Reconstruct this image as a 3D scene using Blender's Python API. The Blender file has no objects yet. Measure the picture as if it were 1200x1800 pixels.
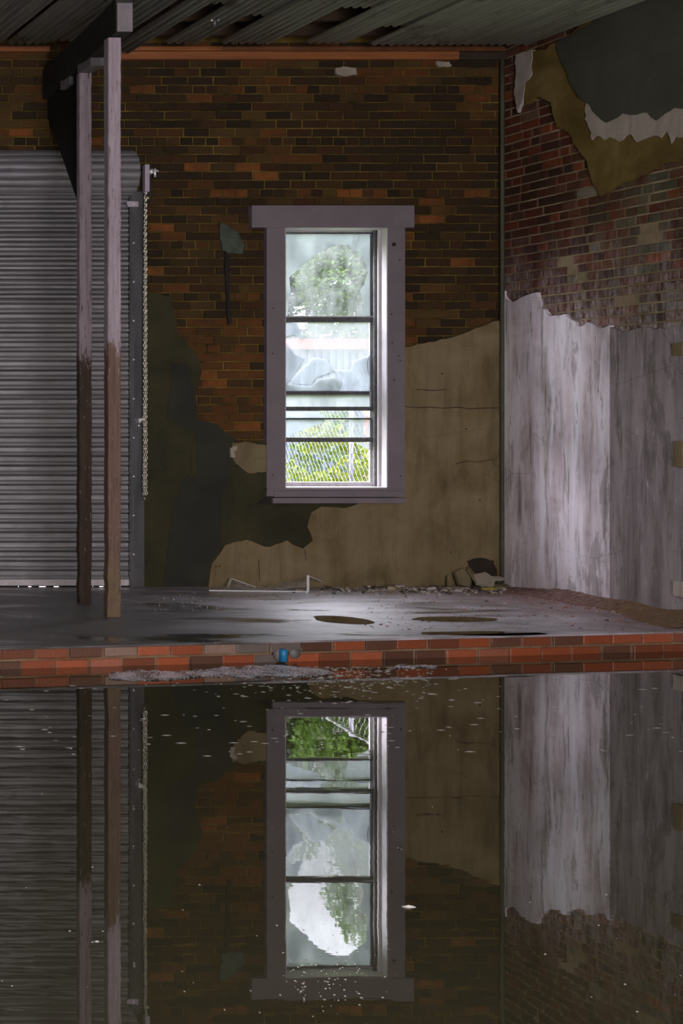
import bpy, bmesh, math, random
from mathutils import Vector, Matrix, noise

C = bpy.context.scene
col = C.collection
rnd = random.Random(7)

# ------------------------------------------------------------------ camera, world, lights, exposure
F = 2500.0            # focal length in pixels of the 1200x1800 frame
EYE = 1.514           # eye height above the water (water is z = 0)
PPX, PPY = -824.0, 740.0
cam = bpy.data.cameras.new('camera')
cam.sensor_fit = 'VERTICAL'
cam.sensor_height = 36.0
cam.lens = 36.0 * F / 1800.0
cam.shift_x = (600 - PPX) / 1800.0
cam.shift_y = -(900 - PPY) / 1800.0
cam.clip_end = 300
camo = bpy.data.objects.new('camera', cam)
col.objects.link(camo)
camo.location = (0, 0, EYE)
camo.rotation_euler = (math.pi / 2, 0, 0)
C.camera = camo

world = bpy.data.worlds.new('world')
C.world = world
world.use_nodes = True
wn = world.node_tree.nodes
wn['Background'].inputs[0].default_value = (0.90, 0.89, 1.0, 1)
# overcast sky: pale near the horizon, several times brighter higher up
_tc = wn.new('ShaderNodeTexCoord'); _sx = wn.new('ShaderNodeSeparateXYZ'); _mr = wn.new('ShaderNodeMapRange')
_mr.interpolation_type = 'SMOOTHSTEP'
_mr.inputs['From Min'].default_value = 0.24; _mr.inputs['From Max'].default_value = 0.6
_mr.inputs['To Min'].default_value = 1.7; _mr.inputs['To Max'].default_value = 24.0
world.node_tree.links.new(_tc.outputs['Generated'], _sx.inputs[0])
world.node_tree.links.new(_sx.outputs[2], _mr.inputs[0])
world.node_tree.links.new(_mr.outputs[0], wn['Background'].inputs[1])

def sun(name, direction, strength, angle, colour):
    l = bpy.data.lights.new(name, 'SUN')
    l.energy = strength; l.angle = math.radians(angle); l.color = colour
    o = bpy.data.objects.new(name, l); col.objects.link(o)
    o.rotation_euler = Vector(direction).to_track_quat('-Z', 'Y').to_euler()
    return o
sun('daylight_sun', (0.90, -0.42, -0.30), 9.0, 34, (0.95, 0.90, 1.0))

def area(name, loc, direction, sx, sy, power, colour):
    l = bpy.data.lights.new(name, 'AREA')
    l.shape = 'RECTANGLE'; l.size = sx; l.size_y = sy; l.energy = power; l.color = colour
    o = bpy.data.objects.new(name, l); col.objects.link(o)
    o.location = loc
    o.rotation_euler = Vector(direction).to_track_quat('-Z', 'Z').to_euler()
    return o
# daylight of the open bay behind the photographer
area('bay_daylight', (1.9, -1.9, 1.7), (0.25, 1, 0.0), 3.6, 3.2, 690, (1.0, 0.93, 0.96))
pl = area('window_portal', (6.66, 11.93, 2.02), (0, -1, 0), 0.86, 2.2, 1, (1, 1, 1))
pl.data.cycles.is_portal = True

C.view_settings.view_transform = 'Standard'
C.view_settings.look = 'None'
C.view_settings.gamma = 1
C.view_settings.use_curve_mapping = False
C.view_settings.exposure = 0.0
C.cycles.max_bounces = 10
C.cycles.transparent_max_bounces = 24
C.cycles.sample_clamp_indirect = 4.0

# ------------------------------------------------------------------ helpers
YB = 11.905           # back wall plane
XR = 8.133            # right wall plane
ZF = 0.13             # platform floor
def sc(Y): return F / Y
def P(x, y, Y): return Vector(((x - PPX) * Y / F, Y, EYE + (PPY - y) * Y / F))
def PF(x, y, z=ZF):   # point on a horizontal plane
    s = (y - PPY) / (EYE - z)
    return Vector(((x - PPX) / s, F / s, z))
def PR(x, y):         # point on the right wall
    s = (x - PPX) / XR
    return Vector((XR, F / s, EYE + (PPY - y) / s))

def tag(o, label=None, cat=None, group=None, kind=None):
    if label: o['label'] = label
    if cat: o['category'] = cat
    if group: o['group'] = group
    if kind: o['kind'] = kind
    return o
def empty(name, loc, label=None, cat=None, group=None, kind=None):
    o = bpy.data.objects.new(name, None); col.objects.link(o)
    o.location = loc; o.empty_display_size = 0.1
    return tag(o, label, cat, group, kind)
def obj(name, bm, mat, parent=None, smooth=False, bevel=0):
    me = bpy.data.meshes.new(name)
    bmesh.ops.recalc_face_normals(bm, faces=bm.faces)
    bm.to_mesh(me); bm.free()
    for m in (mat if isinstance(mat, (list, tuple)) else [mat]): me.materials.append(m)
    if smooth:
        for p in me.polygons: p.use_smooth = True
    o = bpy.data.objects.new(name, me); col.objects.link(o)
    if parent is not None:
        o.parent = parent
        pl_ = parent.location.copy(); q = parent.parent
        while q is not None: pl_ += q.location; q = q.parent
        o.matrix_parent_inverse = Matrix.Translation(-pl_)
    if bevel:
        b = o.modifiers.new('bevel', 'BEVEL'); b.width = bevel; b.segments = 2; b.limit_method = 'ANGLE'
    return o
def box(bm, x0, x1, y0, y1, z0, z1, c=None, lay=None):
    vs = [bm.verts.new((x, y, z)) for x in (x0, x1) for y in (y0, y1) for z in (z0, z1)]
    fs = [bm.faces.new([vs[i] for i in f]) for f in ((0,1,3,2),(4,6,7,5),(0,4,5,1),(2,3,7,6),(0,2,6,4),(1,5,7,3))]
    if lay is not None:
        for f in fs:
            for l in f.loops: l[lay] = c
    return vs
def beam(bm, a, b, w, h, up=(0,0,1)):
    a, b = Vector(a), Vector(b); d = (b - a).normalized(); up = Vector(up)
    if abs(d.dot(up)) > .98: up = Vector((0, 1, 0))
    s = d.cross(up).normalized(); u = s.cross(d).normalized()
    vs = [bm.verts.new(p + s * i * w / 2 + u * j * h / 2) for p in (a, b) for i in (-1, 1) for j in (-1, 1)]
    for f in ((0,1,3,2),(4,6,7,5),(0,4,5,1),(2,3,7,6),(0,2,6,4),(1,5,7,3)): bm.faces.new([vs[i] for i in f])
def tube(bm, pts, r, n=8, closed=False, caps=True):
    pts = [Vector(p) for p in pts]; N = len(pts); rings = []
    prev = None
    for i, p in enumerate(pts):
        if closed: d = pts[(i + 1) % N] - pts[i - 1]
        else: d = pts[min(i + 1, N - 1)] - pts[max(i - 1, 0)]
        d.normalize()
        if prev is None:
            u = Vector((0, 0, 1)) if abs(d.z) < .9 else Vector((1, 0, 0))
            s = d.cross(u).normalized()
        else:
            s = (prev - d * prev.dot(d)).normalized()
        prev = s
        t = d.cross(s)
        rr = r[i] if isinstance(r, (list, tuple)) else r
        rings.append([bm.verts.new(p + (s * math.cos(a) + t * math.sin(a)) * rr) for a in [2 * math.pi * k / n for k in range(n)]])
    for i in range(N if closed else N - 1):
        A, B = rings[i], rings[(i + 1) % N]
        for k in range(n): bm.faces.new((A[k], A[(k + 1) % n], B[(k + 1) % n], B[k]))
    if caps and not closed:
        bm.faces.new(rings[0]); bm.faces.new(rings[-1])
def prism(bm, pts, off):
    """closed polygon of 3D points, extruded by the vector off"""
    off = Vector(off)
    a = [bm.verts.new(p) for p in pts]; b = [bm.verts.new(Vector(p) + off) for p in pts]
    es = [bm.edges.new((a[i], a[(i + 1) % len(a)])) for i in range(len(a))]
    es2 = [bm.edges.new((b[i], b[(i + 1) % len(b)])) for i in range(len(b))]
    for i in range(len(a)): bm.faces.new((a[i], a[(i + 1) % len(a)], b[(i + 1) % len(a)], b[i]))
    bmesh.ops.triangle_fill(bm, edges=es, use_beauty=True)
    bmesh.ops.triangle_fill(bm, edges=es2, use_beauty=True)
def jag(pts, amp, step, seed=0, closed=True):
    """subdivide a pixel outline and roughen it"""
    r = random.Random(seed); out = []
    n = len(pts)
    for i in range(n if closed else n - 1):
        (x0, y0), (x1, y1) = pts[i][:2], pts[(i + 1) % n][:2]
        straight = len(pts[i]) > 2
        out.append((x0, y0))
        L = math.hypot(x1 - x0, y1 - y0); k = int(L / step)
        if straight: continue
        for j in range(1, k):
            t = j / k
            nx, ny = -(y1 - y0) / L, (x1 - x0) / L
            a = (noise.noise(Vector((x0 * .05 + j * .7, seed * 3.1, y0 * .05))) * 1.4 + r.uniform(-.5, .5)) * amp
            out.append((x0 + (x1 - x0) * t + nx * a, y0 + (y1 - y0) * t + ny * a))
    return out

# ------------------------------------------------------------------ material helpers
class M:
    def __init__(self, name):
        self.m = bpy.data.materials.new(name); self.m.use_nodes = True
        self.t = self.m.node_tree; self.n = self.t.nodes
        self.b = self.n['Principled BSDF']; self.o = self.n['Material Output']
        self.geo = self.n.new('ShaderNodeNewGeometry')
    def L(self, a, b): self.t.links.new(a, b)
    def val(self, v):
        return v
    def put(self, v, s):
        if hasattr(v, 'links') or isinstance(v, bpy.types.NodeSocket): self.L(v, s)
        elif isinstance(v, (tuple, list)) and len(v) == 3 and s.type == 'RGBA': s.default_value = (*v, 1)
        else: s.default_value = v
    def math(self, op, a, b=0.0, clamp=False):
        n = self.n.new('ShaderNodeMath'); n.operation = op; n.use_clamp = clamp
        self.put(a, n.inputs[0]); self.put(b, n.inputs[1]); return n.outputs[0]
    def pos(self, scale=(1, 1, 1), loc=(0, 0, 0), rot=(0, 0, 0)):
        n = self.n.new('ShaderNodeMapping'); self.L(self.geo.outputs['Position'], n.inputs[0])
        n.inputs['Scale'].default_value = scale; n.inputs['Location'].default_value = loc; n.inputs['Rotation'].default_value = rot
        return n.outputs[0]
    def noise(self, scale=5, detail=6, rough=.6, vec=None, dist=0.0):
        n = self.n.new('ShaderNodeTexNoise'); n.inputs['Scale'].default_value = scale
        n.inputs['Detail'].default_value = detail; n.inputs['Roughness'].default_value = rough
        n.inputs['Distortion'].default_value = dist
        self.L(vec if vec is not None else self.geo.outputs['Position'], n.inputs['Vector']); return n.outputs[0]
    def voro(self, scale, vec=None, feature='F1'):
        n = self.n.new('ShaderNodeTexVoronoi'); n.inputs['Scale'].default_value = scale; n.feature = feature
        self.L(vec if vec is not None else self.geo.outputs['Position'], n.inputs['Vector']); return n.outputs[0]
    def ramp(self, fac, *stops, interp='LINEAR'):
        n = self.n.new('ShaderNodeValToRGB'); r = n.color_ramp; r.interpolation = interp
        while len(r.elements) < len(stops): r.elements.new(0.5)
        for e, (p, c) in zip(r.elements, stops):
            e.position = p
            e.color = (c, c, c, 1) if isinstance(c, (int, float)) else (*c, 1)
        self.put(fac, n.inputs[0]); return n.outputs[0]
    def mix(self, fac, a, b, mode='MIX'):
        n = self.n.new('ShaderNodeMix'); n.data_type = 'RGBA'; n.blend_type = mode
        self.put(fac, n.inputs[0]); self.put(a, n.inputs[6]); self.put(b, n.inputs[7]); return n.outputs[2]
    def sep(self, vec=None):
        n = self.n.new('ShaderNodeSeparateXYZ'); self.L(vec if vec is not None else self.geo.outputs['Position'], n.inputs[0]); return n.outputs
    def attr(self, name):
        n = self.n.new('ShaderNodeAttribute'); n.attribute_name = name; return n.outputs[0]
    def bump(self, h, strength=.4, dist=.01):
        n = self.n.new('ShaderNodeBump'); n.inputs['Strength'].default_value = strength; n.inputs['Distance'].default_value = dist
        self.put(h, n.inputs['Height']); self.L(n.outputs[0], self.b.inputs['Normal']); return n.outputs[0]
    def base(self, c=None, rough=None, metal=None, spec=None):
        if c is not None: self.put(c, self.b.inputs['Base Color'])
        if rough is not None: self.put(rough, self.b.inputs['Roughness'])
        if metal is not None: self.put(metal, self.b.inputs['Metallic'])
        if spec is not None: self.put(spec, self.b.inputs['Specular IOR Level'])
        return self.m

def simple(name, c, rough=.7, metal=0, var=.25, scale=12, bump=.15, spec=.4):
    m = M(name); n = m.noise(scale, 6, .65)
    dark = tuple(v * (1 - var) for v in c); lite = tuple(min(1, v * (1 + var)) for v in c)
    m.base(m.ramp(n, (.3, dark), (.7, lite)), rough, metal, spec)
    if bump: m.bump(m.noise(scale * 4, 6, .7), bump, .01)
    return m.m

def mat_brick(name, wash=0.0):
    m = M(name)
    a = m.attr('tint')
    n1 = m.noise(2.2, 6, .65); n2 = m.noise(35, 8, .7)
    c = m.mix(m.ramp(n2, (.35, 0.0), (.75, .55)), a, m.mix(.6, a, (.03, .018, .008)))
    c = m.mix(m.ramp(n1, (.40, 0.0), (.62, .6)), c, (.030, .017, .006))
    if wash:
        st = m.noise(1, 6, .7, m.pos((7, 9, 1.1)))
        z = m.sep()[2]; y = m.sep()[1]
        low = m.math('MULTIPLY', m.math('SUBTRACT', 3.05, z), 0.9, True)
        f = m.math('MULTIPLY', low, m.ramp(st, (.36, 0), (.56, 1)), True)
        n3 = m.noise(26, 5, .7, m.pos((1, 1, .45)))
        f = m.math('MULTIPLY', f, m.ramp(n3, (.38, 0.05), (.58, 1)))
        c = m.mix(f, c, (.52, .45, .45))
        far = m.math('MULTIPLY', m.math('SUBTRACT', 11.25, y), 1.4, True)
        c = m.mix(m.math('MULTIPLY', far, m.ramp(m.noise(3.2, 6, .7), (.42, .0), (.60, .5))), c, (.13, .105, .062))
    m.base(c, .85, 0, .25)
    m.bump(m.noise(60, 8, .7), .5, .01)
    return m.m

def mat_mortar(name, c1, c2):
    m = M(name)
    c = m.ramp(m.noise(3, 8, .7), (.35, c1), (.65, c2))
    m.base(c, .95, 0, .1); m.bump(m.noise(80, 6, .7), .6, .01); return m.m

def mat_plaster(name, cols, streak=0.0, cols2=None, sc_=2.5, cracks=True, spec=.25):
    m = M(name)
    n = m.noise(sc_, 8, .62, dist=.6)
    c = m.ramp(n, (.30, cols[0]), (.5, cols[1]), (.70, cols[2]))
    if streak:
        s = m.noise(1, 8, .68, m.pos((7, 7, .75)), dist=.4)
        c = m.mix(m.ramp(s, (.40, 0), (.60, streak)), c, cols2[0])
        s2 = m.noise(1, 8, .7, m.pos((13, 13, 1.3), (3, 1, 7)))
        c = m.mix(m.ramp(s2, (.52, 0), (.66, streak)), c, cols2[1])
        s3 = m.noise(1, 9, .75, m.pos((24, 24, 4), (9, 1, 3)))
        c = m.mix(m.ramp(s3, (.60, 0), (.68, streak * .8)), c, cols2[2])
    if streak > .5:      # flaked patches of older coats showing through
        pt = m.noise(1, 9, .72, m.pos((4.5, 4.5, 1.1), (11, 4, 2)), dist=.1)
        c = m.mix(m.ramp(pt, (.575, 0), (.60, .55)), c, cols2[1])
        c = m.mix(m.ramp(pt, (.36, .7), (.385, 0)), c, cols2[0])
    if cracks:
        v = m.voro(1.2, m.pos((1, 1, 2.2)), 'DISTANCE_TO_EDGE')
        f = m.ramp(v, (.0, .55), (.006, 0))
        c = m.mix(m.math('MULTIPLY', f, m.ramp(m.noise(1.7, 3), (.5, 0), (.58, 1))), c, tuple(q * .3 for q in cols[0]))
    m.base(c, .8, 0, spec)
    m.bump(m.math('ADD', m.noise(9, 8, .65), m.math('MULTIPLY', m.noise(70, 4), .25)), .35, .02)
    return m.m

def mat_wood_post(name, ztop, low, moss):
    m = M(name)
    x, y, z = m.sep()
    edge = m.math('ADD', z, m.math('MULTIPLY', m.math('SUBTRACT', m.noise(1, 8, .75, m.pos((20, 20, 5))), .5), 1.1))
    paint = m.math('MULTIPLY', m.math('SUBTRACT', edge, ztop), 12.0, True)
    flecks = m.ramp(m.noise(1, 8, .75, m.pos((60, 60, 9))), (.36, 0), (.40, 1))
    paint = m.math('MULTIPLY', paint, flecks)
    spots = m.ramp(m.noise(1, 6, .7, m.pos((60, 60, 14), (5, 2, 2))), (.62, 0), (.65, .85))
    paint = m.math('MAXIMUM', paint, spots)
    grain = m.noise(1, 8, .7, m.pos((45, 45, 2.0)))
    wood = m.ramp(grain, (.3, tuple(v * .45 for v in low)), (.7, low))
    mz = m.math('MULTIPLY', m.math('SUBTRACT', .62, z), 2.6, True)
    wood = m.mix(m.math('MULTIPLY', mz, m.ramp(m.noise(14, 6, .7), (.4, 0), (.6, .85))), wood, moss)
    wht = m.ramp(grain, (.3, (.24, .20, .225)), (.6, (.38, .31, .345)))
    cc = m.mix(paint, wood, wht)
    chip = m.ramp(m.noise(1, 7, .8, m.pos((70, 70, 11), (1, 8, 3))), (.60, 0), (.64, .85))
    cc = m.mix(chip, cc, (.035, .022, .018))
    crack_ = m.ramp(m.noise(1, 3, .5, m.pos((38, 38, .9), (2, 2, 5))), (.485, 0), (.497, .75), (.503, .75), (.515, 0))
    cc = m.mix(m.math('MULTIPLY', crack_, m.ramp(m.noise(2.2, 3), (.50, 0), (.56, 1))), cc, (.03, .018, .014))
    m.base(cc, .7, 0, .3)
    m.bump(m.math('ADD', m.math('MULTIPLY', paint, .5), grain), .5, .008)
    return m.m

def mat_floor():
    m = M('wet_concrete')
    x, y, z = m.sep()
    base = m.ramp(m.noise(3.5, 9, .7), (.3, (.050, .046, .046)), (.7, (.11, .10, .105)))
    silt = m.ramp(m.noise(3.0, 8, .65, m.pos((.8, 2.2, 1))), (.36, (.17, .155, .165)), (.58, (.46, .41, .455)))  # silt tone raised to paint window glare into the floor colour
    pale = m.math('MULTIPLY', m.math('SUBTRACT', m.math('ADD', x, m.math('MULTIPLY', m.noise(1, 6, .6, m.pos((.7, 3.2, 1), (4, 1, 0))), 2.6)), 5.75), 1.1, True)
    base = m.mix(pale, base, silt)
    # dry silt and brick dust near the right wall
    d = m.math('MULTIPLY', m.math('SUBTRACT', m.math('ADD', x, m.math('MULTIPLY', m.noise(2.5, 6), 1.4)), 7.55), 1.3, True)
    dust = m.ramp(m.noise(14, 7, .7), (.35, (.11, .05, .045)), (.5, (.22, .12, .11)), (.68, (.36, .27, .25)))
    grit = m.ramp(m.voro(40), (.0, 1), (.22, 0))
    dust = m.mix(m.math('MULTIPLY', grit, .6), dust, (.45, .38, .36))
    c = m.mix(m.math('MULTIPLY', d, .85), base, dust)
    wet = m.ramp(m.noise(1, 5, .55, m.pos((.75, 2.0, 1), (2.3, 0.4, 0)), dist=.8), (.52, 0), (.66, 1))
    wet = m.math('MULTIPLY', wet, m.math('SUBTRACT', 1, m.math('MULTIPLY', d, .8)))
    c = m.mix(m.math('MULTIPLY', wet, .55), c, (.028, .027, .026))
    ro = m.mix(wet, m.ramp(m.noise(20, 6), (.3, .46), (.7, .60)), (.12, .12, .12))
    m.base(c, ro, 0, .9)
    m.L(m.math('MULTIPLY', m.math('SUBTRACT', 1, d), .8), m.b.inputs['Coat Weight'])
    m.put(m.mix(wet, (.46, .46, .46), (.10, .10, .10)), m.b.inputs['Coat Roughness'])
    dry = m.math('SUBTRACT', 1, wet)
    h = m.math('MULTIPLY', m.math('ADD', m.noise(25, 8, .7), m.noise(4, 4)), dry)
    m.bump(h, .25, .012)
    return m.m

def mat_water():
    m = M('murky_water')
    n = m.n; t = m.t
    gl = n.new('ShaderNodeBsdfGlossy'); gl.inputs['Roughness'].default_value = .012
    gl.inputs['Color'].default_value = (.93, .93, .90, 1)
    df = n.new('ShaderNodeBsdfDiffuse')
    m.L(m.ramp(m.noise(.6, 5, .6), (.3, (.024, .022, .011)), (.7, (.036, .033, .018))), df.inputs[0])
    fr = n.new('ShaderNodeFresnel'); fr.inputs[0].default_value = 1.5
    bp = n.new('ShaderNodeBump'); bp.inputs['Strength'].default_value = .10; bp.inputs['Distance'].default_value = .004
    hh = m.noise(1, 4, .5, m.pos((1.3, 3.2, 1)))
    m.L(hh, bp.inputs['Height'])
    m.L(bp.outputs[0], gl.inputs['Normal'])
    f = m.math('ADD', m.math('MULTIPLY', fr.outputs[0], .75), .22, True)
    mx = n.new('ShaderNodeMixShader'); m.L(f, mx.inputs[0]); m.L(df.outputs[0], mx.inputs[1]); m.L(gl.outputs[0], mx.inputs[2])
    m.L(mx.outputs[0], m.o.inputs[0])
    return m.m

def mat_glass(name, haze, tint=(.215, .228, .242), streaks=True):
    m = M(name); n = m.n
    tr = n.new('ShaderNodeBsdfTransparent'); tr.inputs[0].default_value = (.96, .98, .98, 1)
    tl = n.new('ShaderNodeBsdfTranslucent'); tl.inputs[0].default_value = (*tint, 1)
    gl = n.new('ShaderNodeBsdfGlossy'); gl.inputs['Roughness'].default_value = .05
    f = m.ramp(m.noise(1, 7, .65, m.pos((7, 7, 4))), (.3, max(0, haze - .18)), (.7, min(1, haze + .16)))
    mx = n.new('ShaderNodeMixShader'); m.L(f, mx.inputs[0]); m.L(tr.outputs[0], mx.inputs[1]); m.L(tl.outputs[0], mx.inputs[2])
    m2 = n.new('ShaderNodeMixShader'); m2.inputs[0].default_value = .04
    m.L(mx.outputs[0], m2.inputs[1]); m.L(gl.outputs[0], m2.inputs[2]); m.L(m2.outputs[0], m.o.inputs[0])
    return m.m

def mat_leaf(name, c1, c2):
    m = M(name); n = m.n
    oi = m.noise(1.8, 4); c = m.ramp(m.noise(9, 2), (.35, c1), (.65, c2))
    c = m.mix(m.ramp(oi, (.4, 0), (.6, .35)), c, tuple(v * .55 for v in c1))
    tl = n.new('ShaderNodeBsdfTranslucent'); m.L(c, tl.inputs[0])
    m.base(c, .6, 0, .3)
    mx = n.new('ShaderNodeMixShader'); mx.inputs[0].default_value = .45
    m.L(m.b.outputs[0], mx.inputs[1]); m.L(tl.outputs[0], mx.inputs[2]); m.L(mx.outputs[0], m.o.inputs[0])
    return m.m

def mat_metal_sheet(name, c1, c2, metal=.55, rough=.42, sc_=(2, 30, 30), rust=None):
    m = M(name)
    c = m.ramp(m.noise(1, 7, .65, m.pos(sc_)), (.32, c1), (.68, c2))
    if rust: c = m.mix(m.ramp(m.noise(3.0, 8, .7), (.55, 0), (.66, .7)), c, rust)
    m.base(c, m.ramp(m.noise(9, 4), (.3, rough - .08), (.7, rough + .12)), metal, .5)
    m.bump(m.noise(30, 4), .08, .01)
    return m.m

brick_back = mat_brick('old_brick')
brick_right = mat_brick('washed_brick', 1.0)
mortar_back = mat_mortar('ochre_mortar', (.035, .023, .007), (.21, .145, .034))
mortar_right = mat_mortar('grey_mortar', (.15, .115, .055), (.38, .30, .20))
pl_dark = mat_plaster('scratch_coat', ((.020, .018, .008), (.032, .029, .012), (.046, .040, .016)))
pl_grey = mat_plaster('grey_scratch_coat', ((.017, .018, .013), (.024, .025, .017), (.034, .033, .020)))
pl_tan = mat_plaster('tan_plaster', ((.085, .060, .024), (.150, .110, .050), (.205, .155, .082)), .35,
                     ((.24, .19, .115), (.060, .042, .018), (.30, .25, .17)), sc_=2.2)
pl_tan2 = mat_plaster('pale_tan_plaster', ((0.120, 0.091, 0.046), (0.168, 0.132, 0.070), (0.216, 0.174, 0.102)), sc_=2.4)
pl_scrap = mat_plaster('off_white_plaster', ((.24, .20, .15), (.30, .26, .20), (.36, .32, .26)), cracks=False)
pl_teal = mat_plaster('teal_paint', ((.03, .042, .03), (.055, .07, .05), (.085, .10, .08)), cracks=False, sc_=9)
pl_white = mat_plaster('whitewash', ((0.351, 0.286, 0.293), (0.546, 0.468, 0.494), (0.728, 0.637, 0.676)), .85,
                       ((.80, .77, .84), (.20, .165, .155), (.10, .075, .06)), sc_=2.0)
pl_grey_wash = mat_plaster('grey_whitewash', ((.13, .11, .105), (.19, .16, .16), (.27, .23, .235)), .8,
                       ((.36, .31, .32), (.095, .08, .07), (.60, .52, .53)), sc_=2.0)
pl_ochre = mat_plaster('ochre_render', ((.085, .056, .014), (.145, .100, .026), (.20, .145, .050)), sc_=2.6)
pl_olive = mat_plaster('olive_grey_plaster', ((.045, .047, .033), (.062, .064, .046), (.078, .080, .060)), cracks=False, sc_=1.2)
pl_torn = mat_plaster('torn_white_plaster', ((.22, .18, .14), (.30, .25, .21), (.38, .33, .28)), .3,
                       ((.60, .55, .50), (.40, .34, .28), (.3, .25, .2)), cracks=False)
casing_m = simple('casing_paint', (.165, .138, .152), .55, var=.10, scale=5, bump=.05)
reveal_m = simple('reveal_paint', (.44, .41, .43), .5, var=.12, scale=8, bump=.08)
sash_m = simple('sash_metal', (.10, .10, .10), .5, .3, var=.4, scale=25)
sash_w = simple('sash_white', (.36, .34, .35), .5, var=.2, scale=15)
dark_hole = simple('dark_wood', (.030, .022, .014), .9, scale=6)
wood_orange = M('orange_plank')
_g = wood_orange.noise(1, 7, .7, wood_orange.pos((1.2, 30, 40)))
wood_orange.base(wood_orange.ramp(_g, (.3, (.16, .050, .012)), (.7, (.36, .12, .030))), .7)
wood_orange = wood_orange.m
steel_dark = mat_metal_sheet('dark_steel', (.06, .06, .065), (.13, .125, .13), .5, .45, (9, 9, 1.5))
door_steel = mat_metal_sheet('galvanised_door', (.17, .165, .172), (.36, .35, .362), .55, .38, (.8, 30, 30))
roof_steel = mat_metal_sheet('galvanised_roof', (.42, .44, .38), (.78, .80, .72), .0, .5, (25, .8, 8), (.20, .16, .10))
chain_m = simple('galvanised_chain', (.62, .60, .50), .3, .85, var=.2, scale=60, bump=0)
bolt_m = simple('bright_bolt', (.85, .85, .85), .3, .5, var=.1, scale=60, bump=0)
brass_m = simple('brass_bolt', (.75, .60, .18), .35, .6, var=.1, scale=60, bump=0)
hoist_m = simple('hoist_plate', (.40, .35, .40), .5, .1, var=.1)
beam_m = simple('shaded_beam', (.030, .029, .025), .8, var=.4, scale=9)  # dark tone holds the shade on the beam's sides
beam_end = simple('lit_grey_timber', (.20, .18, .19), .7, var=.2, scale=9)  # paler copy of the timber, light on the beam end painted in
post1_m = mat_wood_post('peeling_post_brown', 2.02, (0.196, 0.119, 0.087), (0.168, 0.140, 0.049))
post2_m = mat_wood_post('peeling_post_dark', 2.02, (0.085, 0.058, 0.039), (0.052, 0.034, 0.021))
floor_m = mat_floor()
water_m = mat_water()
kerb_mortar = mat_mortar('kerb_mortar', (.14, .080, .045), (.26, .18, .11))

# ------------------------------------------------------------------ brick field builder
def brick_field(bm, origin, ux, un, width, z0, z1, palette, skip=None, clip=None, L=.213, H=.0723, mort=.010, special=None, seed=1, dep=.02, header_every=6, mixed=False):
    """bricks along ux from origin; un = outward normal. One mesh, a tint for each brick."""
    lay = bm.loops.layers.float_color.new('tint') if not bm.loops.layers.float_color else bm.loops.layers.float_color[0]
    r = random.Random(seed); ux = Vector(ux); un = Vector(un); uz = Vector((0, 0, 1))
    row = 0; z = z0
    while z < z1:
        hdr = header_every and row % header_every == 3
        l = L / 2 if hdr else L
        s = -(l / 2 if row % 2 else 0) + (r.uniform(-.02, .02))
        while s < width:
            if mixed: l = L * r.choice((.5, .5, .75, 1))
            a, b = max(s + mort / 2, 0), min(s + l - mort / 2, width)
            cx = (a + b) / 2; cz = z + H / 2
            s += l * r.uniform(.97, 1.03)
            if clip:
                a, b = clip(a, b, Vector(origin).x, origin[2] + z, origin[2] + z + H)
            if b - a < .03: continue
            cx = (a + b) / 2
            c3 = Vector(origin) + ux * cx + uz * cz
            if skip and skip(c3, r): continue
            t = list(r.choice(palette)); k = r.uniform(.7, 1.25)
            if special:
                q = special(c3)
                if q: t = q; k = 1
            colr = (t[0] * k, t[1] * k, t[2] * k, 1)
            d = dep + r.uniform(-.004, .004)
            if r.random() < .05: d -= dep * .4
            zz0, zz1 = z + mort / 2 + r.uniform(-.001, .002), min(z + H - mort / 2 + r.uniform(-.002, .001), z1)
            if zz1 - zz0 < .01: continue
            # rounded, slightly irregular brick: back ring, front ring inset
            e = .004
            def ring(n_, ins):
                cs = [(a + ins, zz0 + ins), (b - ins, zz0 + ins), (b - ins, zz1 - ins), (a + ins, zz1 - ins)]
                return [bm.verts.new(Vector(origin) + ux * (p + r.uniform(-.0015, .0015)) + uz * (q_ + r.uniform(-.0015, .0015)) - Vector((0,0,0)) + un * n_) for p, q_ in cs]
            R0, R1, R2 = ring(0, 0), ring(d - e, 0), ring(d, e)
            fs = []
            for A, B in ((R0, R1), (R1, R2)):
                for i in range(4): fs.append(bm.faces.new((A[i], A[(i + 1) % 4], B[(i + 1) % 4], B[i])))
            fs.append(bm.faces.new(R2))
            for f in fs:
                for lp in f.loops: lp[lay] = colr
        z += H; row += 1

# ------------------------------------------------------------------ structure: back wall
# opening rectangles of the back wall (X0, X1, Z0, Z1)
def wx(x): return (x - PPX) * YB / F
def wz(y): return EYE + (PPY - y) * YB / F
WIN = (wx(495), wx(675), wz(858), wz(400))
DOOR = (1.9, wx(224), ZF, wz(330))
XL = -6.0
ZT = 4.95
bm = bmesh.new()
T = 0.185
def wallbox(x0, x1, z0, z1): box(bm, x0, x1, YB, YB + T, z0, z1)
wallbox(XL, DOOR[0], -.4, ZT)
wallbox(DOOR[0], DOOR[1], DOOR[3], ZT); wallbox(DOOR[0], DOOR[1], -.4, ZF)
wallbox(DOOR[1], WIN[0], -.4, ZT)
wallbox(WIN[0], WIN[1], -.4, WIN[2]); wallbox(WIN[0], WIN[1], WIN[3], ZT)
wallbox(WIN[1], XR + T, -.4, ZT)
wall_back = tag(obj('wall_back', bm, mortar_back), kind='structure')

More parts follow.
